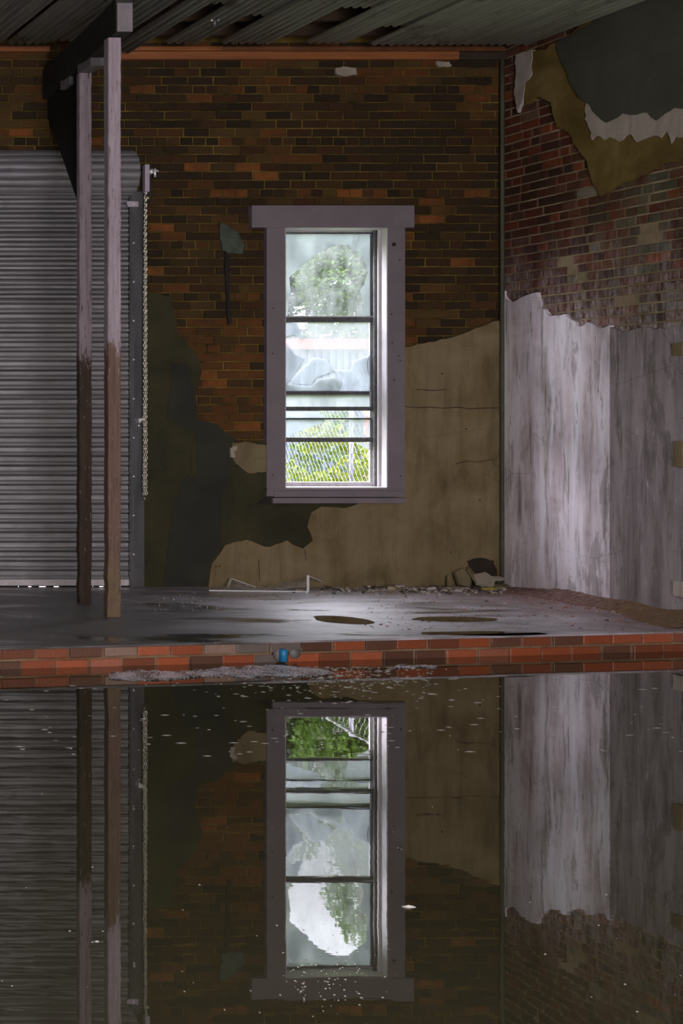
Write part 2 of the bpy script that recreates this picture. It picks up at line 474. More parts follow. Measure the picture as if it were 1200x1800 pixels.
pal = [(.046, .020, .006), (.030, .017, .006), (.060, .023, .007), (.024, .015, .006), (.042, .023, .007), (.052, .026, .007), (.020, .012, .005)]
ORANGE = [(345, 296), (470, 305), (283, 398), (268, 472), (778, 381), (815, 468), (452, 292), (20, 228), (35, 229), (250, 153), (330, 168), (610, 345), (400, 335), (845, 338), (370, 660), (395, 668), (420, 755)]
def special_back(c):
    px = PPX + c.x * F / YB; py = PPY - (c.z - EYE) * F / YB
    for ox, oy in ORANGE:
        if abs(px - ox) < 24 and abs(py - oy) < 8: return (.22, .072, .016)
    q = noise.noise(Vector((c.x * .9 + 3, 0, c.z * 1.5))) + .8 * noise.noise(Vector((c.x * 3.1, 5, c.z * 9)))
    if 320 < px < 460 and 560 < py < 780: return (.120, .045, .010) if rnd.random() < .7 else (.070, .034, .010)
    if q > .18 and rnd.random() < .6: return rnd.choice([(.095, .044, .010), (.080, .046, .011), (.125, .044, .010), (.072, .038, .011)])
    if q < -.42: return (.026, .017, .008)
def skip_back(c, r):
    if WIN[0] - .02 < c.x < WIN[1] + .02 and WIN[2] < c.z < WIN[3]: return True
    if DOOR[0] - .02 < c.x < DOOR[1] + .02 and c.z < DOOR[3] + .03: return True
    return False
def clip_back(a, b, ox, za, zb_):
    for o0, o1, p0, p1 in (WIN, DOOR):
        if zb_ > p0 and za < p1:
            l, h = o0 - ox - .012, o1 - ox + .012
            if a < l < b: b = l
            elif a < h < b: a = h
    return a, b
bm = bmesh.new()
brick_field(bm, (0.6, YB, ZF), (1, 0, 0), (0, -1, 0), XR - 0.6, 0, 4.55, pal, skip_back, clip_back, special=special_back, seed=3, dep=.009, mort=.008)
obj('brickwork', bm, brick_back, wall_back)

def patch_back(name, pts, th, mat, amp=2.5, step=9, seed=1, base=.0):
    q = jag(pts, amp, step, seed)
    bm = bmesh.new()
    prism(bm, [P(x, y, YB) + Vector((0, -base, 0)) for x, y in q], (0, -th, 0))
    return obj(name, bm, mat, wall_back)
S = 1  # marks a straight run
patch_back('scratch_coat', [(251, 512), (298, 522), (312, 590), (343, 622), (352, 655), (340, 700), (346, 738), (378, 745), (402, 766), (418, 778), (485, 778, S), (485, 866, S), (690, 866, S), (690, 1033, S), (251, 1033, S)], .026, pl_dark, seed=2)
patch_back('grey_scratch_coat', [(300, 640), (330, 640), (343, 738), (378, 748), (404, 770), (400, 800), (404, 830), (388, 870), (385, 950), (370, 985), (362, 1032, S), (285, 1032), (300, 900), (320, 840), (345, 835), (342, 760), (290, 738)], .029, pl_grey, 2, seed=3)
patch_back('tan_plaster', [(700, 613), (720, 609), (760, 601), (800, 590), (850, 571), (876, 564), (883, 564, S), (883, 1033, S), (362, 1033), (370, 988), (392, 958), (430, 948), (470, 961), (500, 949), (528, 964), (546, 950), (536, 925), (543, 900), (560, 890), (600, 893), (640, 880, S), (690, 880, S), (690, 613, S)], .036, pl_tan, seed=4)
patch_back('pale_plaster', [(404, 778), (425, 776), (468, 782, S), (468, 830), (430, 831), (410, 815), (403, 800)], .045, pl_tan2, 2, 6, seed=5)
patch_back('teal_patch', [(384, 392), (400, 398), (415, 408), (428, 430), (424, 447), (400, 446), (388, 440), (384, 420)], .024, pl_teal, 2.5, 6, seed=6)
patch_back('plaster_scrap', [(586, 121), (605, 119), (621, 121), (623, 133), (600, 136), (587, 131)], .035, pl_scrap, 1.5, 6, seed=7)
patch_back('plaster_scrap', [(763, 109), (785, 110), (790, 118), (766, 118)], .03, pl_torn, 1, 6, seed=8)
patch_back('plaster_scrap', [(400, 796), (400, 788), (405, 784), (412, 784), (411, 791), (406, 793), (408, 804), (401, 804)], .05, pl_scrap, .6, 3, seed=18)
crk = simple('crack_dark', (.025, .017, .008), .9, bump=0)
def crack(pts, seed):
    top = [(x, y) for x, y in pts]; bot_ = [(x, y + 1.3) for x, y in pts][::-1]
    patch_back('plaster_crack', top + bot_, .037, crk, .3, 6, seed=seed)
crack([(707, 714), (730, 716), (750, 715), (775, 717), (800, 715), (820, 718), (840, 717), (882, 716)], 21)
crack([(727, 684), (760, 686), (778, 684)], 22)
crack([(795, 815), (805, 812), (815, 810), (840, 811), (862, 806)], 23)
patch_back('plaster_crack', [(450, 983), (451.2, 983), (453, 1022), (451.8, 1022)], .037, crk, .3, 6, seed=24)
patch_back('plaster_crack', [(531, 965), (532.2, 965), (534, 984), (532.8, 984)], .037, crk, .3, 6, seed=25)
for x, y in ((376, 995), (382, 994), (772, 657), (814, 754), (838, 879), (787, 970)):
    patch_back('nail_hole', [(x - 1.5, y - 1), (x + 1, y - 1.5), (x + 1.5, y + 1.2), (x - 1, y + 1.5)], .038, crk, .1, 9, seed=26)
# dark stain running down below the teal patch
m_st = simple('black_stain', (.012, .008, .005), .8, scale=20)
patch_back('stain', [(394, 440), (401, 438), (401, 480), (402, 530), (405, 568), (399, 572), (396, 530), (394, 480)], .023, m_st, 1, 10, seed=9)

# ------------------------------------------------------------------ right wall
bm = bmesh.new()
box(bm, XR, XR + T, -2.4, YB, -.4, ZT)
wall_right = tag(obj('wall_right', bm, mortar_right), kind='structure')
palr = [(.135, .032, .017), (.100, .026, .015), (.165, .042, .022), (.060, .022, .015), (.115, .038, .022), (.085, .035, .025), (.150, .060, .040)]
def special_right(c):
    f = min(1, max(0, (11.3 - c.y) * .9)) * (1 if c.z > 2.6 else .6)
    k = noise.noise(Vector((c.y * 2.2, 3, c.z * 2.5)))
    if rnd.random() < f * (.35 + .6 * k): return rnd.choice([(.11, .09, .045), (.16, .13, .08), (.09, .085, .055), (.24, .20, .16), (.06, .04, .03)])
    if rnd.random() < .16: return rnd.choice([(.24, .060, .022), (.20, .045, .020), (.20, .11, .07)])
bm = bmesh.new()
def skip_right(c, r):
    return r.random() < (.07 if c.z < 3.0 and c.y < 11.2 else .015) or c.y < 6
brick_field(bm, (XR, YB, ZF), (0, -1, 0), (-1, 0, 0), 5.0, 0, 4.6, palr, skip_right, None, special=special_right, seed=5, L=.213, header_every=0, dep=.009, mixed=True, mort=.012)
obj('brickwork', bm, brick_right, wall_right)
def patch_right(name, pts, th, mat, amp=3, step=8, seed=1):
    q = jag(pts, amp, step, seed); bm = bmesh.new()
    prism(bm, [PR(x, y) for x, y in q], (-th, 0, 0))
    return obj(name, bm, mat, wall_right)
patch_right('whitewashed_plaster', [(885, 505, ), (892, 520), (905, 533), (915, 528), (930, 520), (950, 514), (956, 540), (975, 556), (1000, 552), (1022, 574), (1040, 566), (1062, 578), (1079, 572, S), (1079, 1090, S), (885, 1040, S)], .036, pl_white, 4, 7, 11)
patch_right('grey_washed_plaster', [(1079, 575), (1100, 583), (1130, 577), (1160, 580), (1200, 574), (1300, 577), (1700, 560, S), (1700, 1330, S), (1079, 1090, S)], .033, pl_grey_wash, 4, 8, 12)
patch_right('ochre_render', [(930, 95), (1000, 70, S), (1700, -600, S), (1700, 255), (1220, 270), (1195, 285), (1150, 300), (1118, 316), (1085, 330), (1062, 345), (1048, 320), (1040, 290), (1025, 265), (1005, 232), (985, 222), (975, 180), (955, 170), (930, 185), (922, 150)], .034, pl_ochre, 4, 9, 13)
patch_right('olive_plaster', [(990, 75), (1100, 10, S), (1700, -600, S), (1700, 190), (1196, 190), (1180, 200), (1165, 212), (1150, 198), (1130, 202), (1105, 199), (1090, 210), (1076, 216), (1060, 203), (1048, 185), (1036, 176), (1022, 160), (1010, 140), (998, 110)], .052, pl_olive, 4, 9, 14)
patch_right('torn_plaster', [(1038, 190), (1042, 168), (1052, 176), (1070, 195), (1082, 200), (1105, 190), (1150, 190), (1190, 180), (1230, 180), (1230, 235), (1196, 240), (1190, 252), (1182, 228), (1172, 242), (1160, 238), (1146, 243), (1130, 250), (1118, 235), (1108, 240), (1098, 249), (1082, 240), (1072, 246), (1060, 238), (1050, 246), (1042, 215)], .046, pl_torn, 3, 6, 15)
patch_right('torn_plaster', [(914, 96), (942, 88), (942, 133), (930, 145), (927, 172), (918, 198), (911, 165), (915, 130)], .040, pl_torn, 2, 6, 16)

# corner bead between the walls
bm = bmesh.new()
tube(bm, [(XR - .045, YB - .055, z) for z in [ZF + i * .4 for i in range(12)]], .018, 8)
tag(obj('trim_1', bm, simple('corner_bead', (.055, .055, .030), .7, scale=6), None, True), kind='structure')

# other walls, behind and beside the camera
gray_wall = mat_plaster('shed_wall', ((.08, .07, .06), (.12, .10, .09), (.16, .14, .12)))
bm = bmesh.new(); box(bm, XL - T, XL, -2.4, YB + T, -.4, ZT)
tag(obj('wall_left', bm, gray_wall), kind='structure')
bm = bmesh.new()
box(bm, XL, -.3, -2.7, -2.4, -.4, ZT); box(bm, 4.1, XR + T, -2.7, -2.4, -.4, ZT); box(bm, -.3, 4.1, -2.7, -2.4, 4.0, ZT)
tag(obj('wall_front', bm, gray_wall), kind='structure')

# ------------------------------------------------------------------ floor, kerb, water
KL, KR = PF(0, 1138), PF(1200, 1109)
kd = (KR - KL); kd.z = 0; kd.normalize()
def kpt(X, z=ZF):
    t = (X - KL.x) / kd.x
    return Vector((X, KL.y + kd.y * t, z))
A, B = kpt(XL), kpt(XR)
bm = bmesh.new()
nx, ny = 90, 40
g = []
for j in range(ny + 1):
    row = []
    for i in range(nx + 1):
        X = XL + (XR - XL) * i / nx; y0 = kpt(X).y; Y = y0 + (YB + .05 - y0) * j / ny
        z = ZF
        row.append(bm.verts.new((X, Y, z)))
    g.append(row)
for j in range(ny):
    for i in range(nx): bm.faces.new((g[j][i], g[j][i + 1], g[j + 1][i + 1], g[j + 1][i]))
kn = Vector((kd.y, -kd.x, 0))
bot = [bm.verts.new(v.co + Vector((0, 0, -.5))) for v in g[0]]
for i in range(nx): bm.faces.new((g[0][i], g[0][i + 1], bot[i + 1], bot[i]))
floor = tag(obj('floor', bm, floor_m), kind='structure')
# brick kerb facing the water
bm = bmesh.new()
lk = (B - A).length
palk = [(.30, .066, .022), (.25, .054, .017), (.34, .082, .032), (.18, .046, .017), (.28, .09, .05), (.10, .042, .024), (.28, .060, .017)]
def special_k(c):
    px = PPX + c.x * F / c.y
    if 395 > px > 165 and c.z > .05 and int(px / 57) % 3 == 0: return (.26, .17, .13)
    if abs(px - 470) < 30: return (.13, .11, .10)
brick_field(bm, Vector((A.x, A.y, -.173 + .0)), kd, kn, lk, 0, .300, palk, None, None, L=.222, H=.0752, mort=.013, special=special_k, seed=9, dep=.022, header_every=0)
m = M('kerb_brick'); a = m.attr('tint'); nn = m.noise(28, 8, .7)
m.base(m.mix(m.ramp(nn, (.35, 0), (.7, .45)), a, (.12, .05, .03)), .45, 0, .5); m.bump(m.noise(70, 6), .4, .008)
kb = obj('brick_facing', bm, m.m, floor)
bm = bmesh.new()
p = [A + kn * .010, B + kn * .010, B, A]
prism(bm, [Vector((q.x, q.y, -.3)) for q in p], (0, 0, .418))
obj('kerb_mortar', bm, kerb_mortar, floor)
bm = bmesh.new()   # thin cement lip on top
prism(bm, [Vector((q.x, q.y, .118)) for q in (A + kn * .030, B + kn * .030, B - kn * .06, A - kn * .06)], (0, 0, .0145))
obj('cement_lip', bm, floor_m, floor, bevel=.003)

bm = bmesh.new()   # the flooded basin
box(bm, XL, XR, -2.4, 10.0, -.45, -.32)
obj('basin_bed', bm, pl_grey, floor)
bm = bmesh.new()
v = [bm.verts.new(q) for q in ((XL, -2.4, 0), (XR - .004, -2.4, 0), (XR - .004, B.y, 0), (XL, A.y, 0))]
bm.faces.new(v)
wo = obj('flood_water', bm, water_m)
tag(wo, 'still murky flood water mirroring the window below the brick kerb', 'water')

# ------------------------------------------------------------------ ceiling
bm = bmesh.new(); box(bm, XL - T, XR + T, -2.4, YB + T, ZT, ZT + .1)
ceiling = tag(obj('ceiling', bm, dark_hole), kind='structure')
def corrug(name, x0, x1, y0, y1, z, pitch=.068, amp=.018, parent=None, tilt=0):
    bm = bmesh.new(); n = int((x1 - x0) / pitch * 10); rows = []
    for y in (y0, (y0 + y1) / 2, y1):
        rows.append([])
        for i in range(n + 1):
            X = x0 + (x1 - x0) * i / n
            w = math.sin((X - x0) / pitch * 2 * math.pi)
            rows[-1].append(bm.verts.new((X, y, z + amp * max(-.6, min(1, w * 1.5)) + tilt * (X - x0))))
    for a_, b_ in zip(rows, rows[1:]):
        for i in range(n): bm.faces.new((a_[i], a_[i + 1], b_[i + 1], b_[i]))
    o = obj(name, bm, roof_steel, parent, True)
    s = o.modifiers.new('thickness', 'SOLIDIFY'); s.thickness = .002
    return o
ZC = 4.56
sx = lambda x: (x - PPX) / 217.5
for i, (a_, b_, y1, dz) in enumerate([(-60, -5, 11.45, 0), (10, 78, 11.5, .01), (82, 205, 11.48, .03), (208, 248, 11.75, 0), (283, 345, 11.46, 0.004), (380, 470, 11.46, 0), (530, 600, 11.46, .006), (645, 930, 11.49, 0), (944, 944 + 54, 11.47, .02)]):
    corrug('corrugated_sheet', sx(a_), min(sx(b_), XR - .03), 4.0, y1, ZC + dz, parent=ceiling)
# shorter sheets lying across some gaps
for a_, b_, y0, y1 in ((345, 380, 4, 10.75), (470, 530, 4, 10.55), (600, 645, 4, 11.05), (248, 283, 4, 10.45)):
    corrug('corrugated_sheet', sx(a_) - .03, sx(b_) + .03, y0, y1, ZC + .028, parent=ceiling)
corrug('corrugated_sheet', XL, sx(-64), 2.0, 11.5, ZC, parent=ceiling)
joist_m = simple('joist_wood', (.05, .028, .014), .8, var=.5, scale=7)
for i in range(14):
    y = 11.62 - i * .42
    bm = bmesh.new(); beam(bm, (XL, y, ZC + .17), (XR, y, ZC + .17), .05, .14)
    obj('joist', bm, joist_m, ceiling)

# planks on top of the back wall
def plank(x0, x1, y0, y1, th, mat, label):
    a_, b_ = P(x0, y1, YB), P(x1, y0, YB)
    bm = bmesh.new(); box(bm, a_.x, b_.x, YB - th, YB - .001, a_.z, b_.z)
    tag(obj('wooden_plank', bm, mat, None, bevel=.004), label, 'plank', 'planks along the top of the brick wall')
plank(207, 800, 93, 107, .055, wood_orange, 'long orange-brown plank, lower one, along the top of the brick wall')
plank(207, 386, 83.5, 91.5, .050, wood_orange, 'short orange-brown plank on top of the long one, beside the front post')
plank(386, 884, 83.5, 91.5, .042, simple('brown_plank', (.15, .055, .018), .8, scale=10), 'dull brown plank running on above the long orange one')
plank(800, 884, 93, 107, .040, simple('dark_plank', (.030, .022, .012), .8), 'near-black plank end at the top right corner of the brick wall')
plank(-60, 84, 83.5, 93, .05, wood_orange, 'orange-brown plank at the far left above the roller door')

# ------------------------------------------------------------------ posts, beam, brace
def post(name_mat, px0, px1, Y, ytop, side, label, dep):
    a_, b_ = P(px0, ytop, Y), P(px1, ytop, Y)
    r = random.Random(int(px0)); bm = bmesh.new()
    n = 60; rings = []
    for i in range(n + 1):
        z = ZF + (a_.z - ZF) * i / n
        w = .0025
        j = lambda: r.uniform(-w, w) * (2.0 if z < .9 else 1)
        e = .006
        x0, x1 = a_.x + j(), b_.x + j(); y0, y1 = Y + j(), Y + dep
        rings.append([bm.verts.new(q) for q in ((x0 + e, y0, z), (x1 - e, y0, z), (x1, y0 + e, z), (x1, y1, z), (x0, y1, z), (x0, y0 + e, z))])
    for A_, B_ in zip(rings, rings[1:]):
        for i in range(6): bm.faces.new((A_[i], A_[(i + 1) % 6], B_[(i + 1) % 6], B_[i]))
    bm.faces.new(rings[0]); bm.faces.new(rings[-1])
    return tag(obj('timber_post', bm, name_mat, None), label, 'post', 'timber posts before the roller door')
post(post1_m, 190.5, 213, 10.03, 66, 1, 'nearer timber post, pinkish paint above and bare brown wood below, right of the two', .075)
post(post2_m, 140, 161.5, 10.78, 128, 1, 'farther timber post with dark rotten foot, standing left of the nearer post', .06)
# beam over both posts to the wall
b0 = Vector((4.14, 9.93, 4.23)); b1 = Vector((4.33, YB, 4.20))
beam_root = empty('timber_beam', b0, 'dark heavy beam resting on the two posts under the corrugated sheets', 'beam')
bm = bmesh.new(); beam(bm, b0 + Vector((0, 0, .12)), b1 + Vector((0, -.02, .12)), .112, .24)
obj('beam_timber', bm, beam_m, beam_root, bevel=.004)
bm = bmesh.new(); box(bm, b0.x - .054, b0.x + .054, b0.y - .014, b0.y, b0.z, b0.z + .20)  # thin added face carrying the lit tone of the beam end
tag(obj('lit_end_face', bm, beam_end, beam_root, bevel=.003), 'pale grey beam end face with the light painted in')
bm = bmesh.new()   # splice blocks under the beam
for t, w in ((.40, .26), (.66, .20)):
    c = b0.lerp(b1, t); box(bm, c.x - .05, c.x + .05, c.y - w / 2, c.y + w / 2, c.z - .06, c.z + .01)
obj('bearing_block', bm, beam_end, beam_root, bevel=.004)
# knee brace from the rear post to the beam; black wedge also paints the shadow
bm = bmesh.new()
xb = 4.22
pts = [(xb, 10.84, 3.02), (xb, 10.84, 4.21), (xb + .09, 11.86, 4.2), (xb + .09, 11.86, 4.05)]
prism(bm, [Vector(q) for q in pts], (.05, 0, 0))
tag(obj('knee_brace', bm, simple('brace_and_shadow', (.014, .013, .012), .9), None), 'near-black tapering brace with painted-in shadow between the farther post and the beam', 'brace')

# ------------------------------------------------------------------ roller door
door = empty('door_1', (3.5, YB - .05, ZF), kind='structure')
YD = YB - .03
zt = wz(345); zb = wz(1019)
bm = bmesh.new()
pitch = .0795; nrow = int((zt - zb) / pitch * 10) + 1
x0, x1 = DOOR[0] + .02, wx(222)
prev = None
prof = []
for i in range(nrow + 1):
    z = zb + (zt - zb) * i / nrow
    ph = ((z - zb) / pitch) % 1
    if ph < .50: d = .016 * math.sin(math.pi * ph / .5) ** .6
    elif ph < .58: d = -.014
    elif ph < .90: d = .001
    else: d = -.012
    prof.append((z, d))
for z, d in prof:
    cur = [bm.verts.new((x0, YD - d, z)), bm.verts.new((x1, YD - d, z))]
    if prev: bm.faces.new((prev[0], prev[1], cur[1], cur[0]))
    prev = cur
cu = obj('curtain', bm, door_steel, door, False)
s_ = cu.modifiers.new('thickness', 'SOLIDIFY'); s_.thickness = .003; s_.offset = 0
# coil of slats at the top
bm = bmesh.new(); rr = .185; cyc = YB - .02; czc = (wz(268) + wz(345)) / 2
prev = None; N = 180
xr_ = wx(236) - .03
ends = []
for i in range(N + 1):
    a_ = math.pi * 2 * i / N
    R = rr - .012 + .020 * abs(math.sin(a_ * 7.5)) ** .5
    v2 = [bm.verts.new((x0, cyc - .02 - math.cos(a_) * R * .9, czc + math.sin(a_) * R)), bm.verts.new((xr_ - .012, cyc - .02 - math.cos(a_) * R * .9, czc + math.sin(a_) * R)), bm.verts.new((xr_, cyc - .02 - math.cos(a_) * R * .84, czc + math.sin(a_) * R * .94))]
    if prev:
        bm.faces.new((prev[0], prev[1], v2[1], v2[0])); bm.faces.new((prev[1], prev[2], v2[2], v2[1]))
    prev = v2; ends.append(v2[2])
bm.faces.new(ends[:-1])
obj('coil', bm, door_steel, door)
bm = bmesh.new(); box(bm, x0, wx(222), YD - .028, YD + .02, wz(1028.3), wz(1017))
tag(obj('bottom_bar', bm, simple('pale_alloy', (.55, .50, .50), .4, .3, var=.25), door, bevel=.004), 'pale scratched bottom bar')
bm = bmesh.new()
for k in range(40):
    X = x0 + (x1 - x0) * (k + rnd.random() * .6) / 40
    if rnd.random() < .62: box(bm, X, X + rnd.uniform(.03, .09), YD - .01, YD + .012, ZF, wz(1028))
obj('rubber_seal', bm, simple('seal', (.01, .01, .01), .9), door)
# guide rail: channel and wall plate
bm = bmesh.new()
gx0, gx1 = wx(220), wx(250)
box(bm, wx(224.5), gx1, YB - .042, YB - .034, ZF, wz(338))
box(bm, wx(224.5), wx(229.5), YB - .075, YB - .034, ZF, wz(346))
box(bm, wx(222), wx(224), YB - .075, YB + .02, ZF, wz(346))
tag(obj('guide_rail', bm, steel_dark, door, bevel=.002), 'dark steel guide rail')
bm = bmesh.new(); prism(bm, [P(x, y, YB) + Vector((0, -.08, 0)) for x, y in ((215, 358), (220, 356), (236, 357), (236, 366), (218, 366))], (0, .012, 0))
obj('guide_lip', bm, hoist_m, door)
def bolt(c, r, mat, parent, name='bolt', ax=(0, -1, 0)):
    bm = bmesh.new(); ax = Vector(ax); c = Vector(c)
    tube(bm, [c, c + ax * .004, c + ax * .007], [r, r * .95, r * .55], 10); return obj(name, bm, mat, parent, True)
for k in range(12):
    y = 361 + (429 - 361) * k
    if y < 1020: bolt(P(228, y, YB) + Vector((0, -.076, 0)), .0085, bolt_m, door)
bolt(P(240, 748, YB) + Vector((0, -.043, 0)), .009, bolt_m, door)

# chain hoist
hz = empty('chain_hoist', P(248, 356, YB), 'galvanised chain hoist with looped pull chain right of the roller door', 'hoist')
bm = bmesh.new(); box(bm, wx(243.5), wx(251.5), YB - .125, YB - .07, wz(341), wz(293.5)); obj('hoist_housing', bm, hoist_m, hz, bevel=.002)
bm = bmesh.new(); box(bm, wx(251.5), wx(261), YB - .06, YB - .024, wz(356), wz(291)); obj('mounting_plate', bm, simple('black_steel', (.012, .012, .012), .6), hz, bevel=.002)
bm = bmesh.new(); tube(bm, [P(256, 305.5, YB) + Vector((0, -.05, 0)), P(256, 305.5, YB) + Vector((0, -.12, 0))], .022, 8)
tube(bm, [P(257, 303.5, YB) + Vector((0, -.1, 0)), P(269, 304.5, YB) + Vector((0, -.1, 0))], .010, 8)
tube(bm, [P(263, 300, YB) + Vector((0, -.1, 0)), P(263, 315, YB) + Vector((0, -.1, 0))], .009, 8)
obj('ratchet', bm, bolt_m, hz, True)
for y in (299, 324, 350): bolt(P(254.3, y, YB) + Vector((0, -.061, 0)), .0105, brass_m, hz)
def chain(x0, x1, y0, y1, Yc, name, parent):
    bm = bmesh.new(); z0, z1 = P(0, y0, YB).z, P(0, y1, YB).z; step = .0245
    n = int(abs(z0 - z1) / step)
    for i in range(n):
        z = z0 - i * step; t = i / n
        X = P(x0 + (x1 - x0) * t, 0, YB).x + math.sin(i * .31) * .0015
        ring = []
        for k in range(10):
            a_ = 2 * math.pi * k / 10; u = math.sin(a_) * .0085; w_ = math.cos(a_) * .0165
            ang = (math.pi / 4 if i % 2 else -math.pi / 4) + .25 * math.sin(i)
            ring.append(Vector((X + u * math.cos(ang), Yc + u * math.sin(ang), z + w_)))
        tube(bm, ring, .0036, 5, closed=True)
    return obj(name, bm, chain_m, parent, True)
chain(246, 244, 341, 872, YB - .10, 'pull_chain', hz)
chain(248.5, 249, 341, 872, YB - .085, 'pull_chain', hz)
bm = bmesh.new()
pts = [P(244, 872, YB) + Vector((0, -.10, 0)), P(245, 877, YB) + Vector((0, -.098, 0)), P(247, 879, YB) + Vector((0, -.093, 0)), P(249, 872, YB) + Vector((0, -.085, 0))]
tube(bm, pts, .004, 6); obj('chain_end', bm, chain_m, hz, True)
bm = bmesh.new(); prism(bm, [P(x, y, YB) + Vector((0, -.10, 0)) for x, y in ((234, 736), (246, 735), (246, 738), (240, 740), (236, 744))], (0, .055, 0))
obj('chain_keeper', bm, bolt_m, hz)

# ------------------------------------------------------------------ window
win = empty('window_1', (wx(585), YB, wz(858)), kind='structure')
def wb(name, x0, x1, y0, y1, f, b, mat, bev=.003, lab=None):
    """box on the back wall: pixel rectangle at the wall plane, f/b = distance in front of / behind it"""
    bm = bmesh.new(); box(bm, wx(x0), wx(x1), YB - f, YB + b, wz(y1), wz(y0))
    o = obj(name, bm, mat, win, bevel=bev)
    if lab: o['label'] = lab
    return o
wb('side_casing', 463, 495.2, 401, 872, .055, 0, casing_m)
wb('side_casing', 674.8, 705, 401, 872, .055, 0, casing_m)
wb('head_casing', 435.5, 719.5, 363, 402, .068, 0, casing_m)
wb('apron', 475, 703, 862, 873, .064, 0, casing_m)
wb('sill', 472, 704, 874.5, 884, .070, 0, casing_m)
wb('stool', 463, 705, 858, 862, .060, .02, casing_m)
# reveal boards
D1 = .15
wb('reveal_board', 495.2, 497, 400, 858, .05, .18, reveal_m, .001)
wb('reveal_board', 673, 674.8, 400, 858, .05, .18, reveal_m, .001)
wb('reveal_board', 495.2, 675, 400, 402.5, .05, .18, reveal_m, .001)
wb('reveal_board', 495.2, 675, 856, 858, .05, .18, reveal_m, .001)
# stop beads on the right jamb
wb('stop_bead', 668.5, 673, 402, 857, -.03, .045, reveal_m, .001)
wb('stop_bead', 668, 673, 402, 857, -.085, .10, sash_m, .001)
# window frame 0.15 m back; pixels measured as seen, so convert at that depth
YW = YB + D1
def sxz(x, y): return ((x - PPX) * YW / F, EYE + (PPY - y) * YW / F)
def sb(name, x0, x1, y0, y1, mat, dy=0, th=.022, bev=.002, parent=None):
    (a_, d_), (b_, c_) = sxz(x0, y0), sxz(x1, y1)
    bm = bmesh.new(); box(bm, a_, b_, YW + dy - th / 2, YW + dy + th / 2, c_, d_)
    return obj(name, bm, mat, parent or win, bevel=bev)
sb('sash_stile', 478, 494, 396, 866, sash_w)
sb('sash_stile', 652.5, 663, 396, 866, sash_m, 0, .03)
sb('sash_stile', 663, 685, 396, 866, reveal_m, .03, .02)
sb('sash_stile', 650, 653, 405, 860, sash_w, .01, .02)
sb('top_rail', 478, 680, 396, 408.5, sash_w, 0, .03)
sb('top_rail', 492, 653, 408.5, 411, sash_m, 0, .02)
for y0, y1, mt, dy in ((555.5, 558, sash_w, -.01), (558, 566.5, sash_m, 0), (687, 694, sash_m, .02), (715, 722, sash_m, -.005), (734.5, 737.5, sash_m, .01), (769, 777, sash_m, 0.0)):
    sb('glazing_bar', 492, 655, y0, y1, mt, dy)
sb('bottom_rail', 492, 660, 847, 866, sash_w, 0, .035)
glass_h = mat_glass('hazy_glass', .60, (.28, .30, .33)); glass_m = mat_glass('dusty_glass', .42); glass_l = mat_glass('thin_glass', .14); glass_f = mat_glass('frosted_glass', .85, (.255, .275, .28))
def pane(name, outlines, mat, dy, amp=0, step=9, seed=1):
    bm = bmesh.new()
    for o_ in outlines:
        q = jag(o_, amp, step, seed) if amp else [t[:2] for t in o_]
        vs = [bm.verts.new((sxz(x, y)[0], YW + dy, sxz(x, y)[1])) for x, y in q]
        es = [bm.edges.new((vs[i], vs[(i + 1) % len(vs)])) for i in range(len(vs))]
        bmesh.ops.triangle_fill(bm, edges=es, use_beauty=True)
    o = obj(name, bm, mat, win)
    s = o.modifiers.new('thickness', 'SOLIDIFY'); s.thickness = .003; s.offset = 0
    return o
# upper pane: frosted dirt around a big broken-out hole
hole = [(505, 556), (508, 525), (510, 510), (508, 488), (522, 475), (540, 460), (555, 448), (572, 436), (590, 431), (612, 431), (630, 443), (643, 458), (646, 480), (640, 500), (632, 512), (640, 530), (634, 556)]
pane('glass_pane', [[(494, 410), (652, 410), (652, 556)] + hole[::-1] + [(494, 556)]], glass_f, 0)
pane('glass_pane', [[(494, 410), (652, 410), (652, 556), (494, 556)]], glass_l, .018)
pane('glass_pane', [[(494, 566), (652, 566), (652, 688), (494, 688)]], glass_m, 0)
pane('glass_shard', [[(494, 568), (522, 568), (533, 592), (530, 600), (518, 588), (494, 594)],
                     [(494, 600), (503, 603), (517, 622), (536, 630), (511, 668), (494, 686)]], glass_h, .006)
pane('glass_shard', [[(511, 668), (552, 628), (575, 632), (588, 652), (556, 664), (548, 676), (514, 674)],
                     [(587, 650), (617, 651), (622, 634), (652, 624), (652, 688), (598, 688), (604, 668)]], glass_h, .010)
pane('glass_shard', [[(494, 690), (494, 672), (511, 675), (548, 679), (560, 666), (590, 662), (602, 672), (596, 690)]], glass_f, .014)
pane('glass_pane', [[(494, 694), (652, 694), (652, 716), (494, 716)]], glass_f, .004)
pane('glass_shard', [[(494, 722), (560, 722), (572, 740), (545, 752), (520, 760), (494, 772)]], glass_h, 0)
pane('glass_shard', [[(605, 740), (640, 728), (652, 735), (652, 772), (612, 772)]], glass_m, 0)
pane('glass_pane', [[(494, 722), (652, 722), (652, 772), (494, 772)]], glass_l, .02)
pane('glass_shard', [[(625, 778), (652, 778), (652, 792), (640, 786)]], glass_f, .01)
# loose wire hanging beside the sash
bm = bmesh.new()
tube(bm, [P(x, y, YW - .03) for x, y in ((650, 625), (647, 632), (645.5, 640), (646, 650), (649, 658))], .0022, 6)
obj('loose_wire', bm, simple('wire', (.02, .02, .02), .6), win, True)
# nail heads and holes on the casing
bm = bmesh.new()
for x, y in ((685, 431), (695, 458), (474, 543), (473, 622), (681, 553), (694, 626), (696, 634), (685, 668), (473, 834), (697, 836), (682, 603)):
    r_ = .018 if (x, y) == (685, 431) else .006
    c = P(x, y, YB) + Vector((0, -.055, 0)); tube(bm, [c, c + Vector((0, -.003, 0))], r_, 8)
obj('nail_hole', bm, simple('nail_dark', (.02, .016, .014), .8), win)

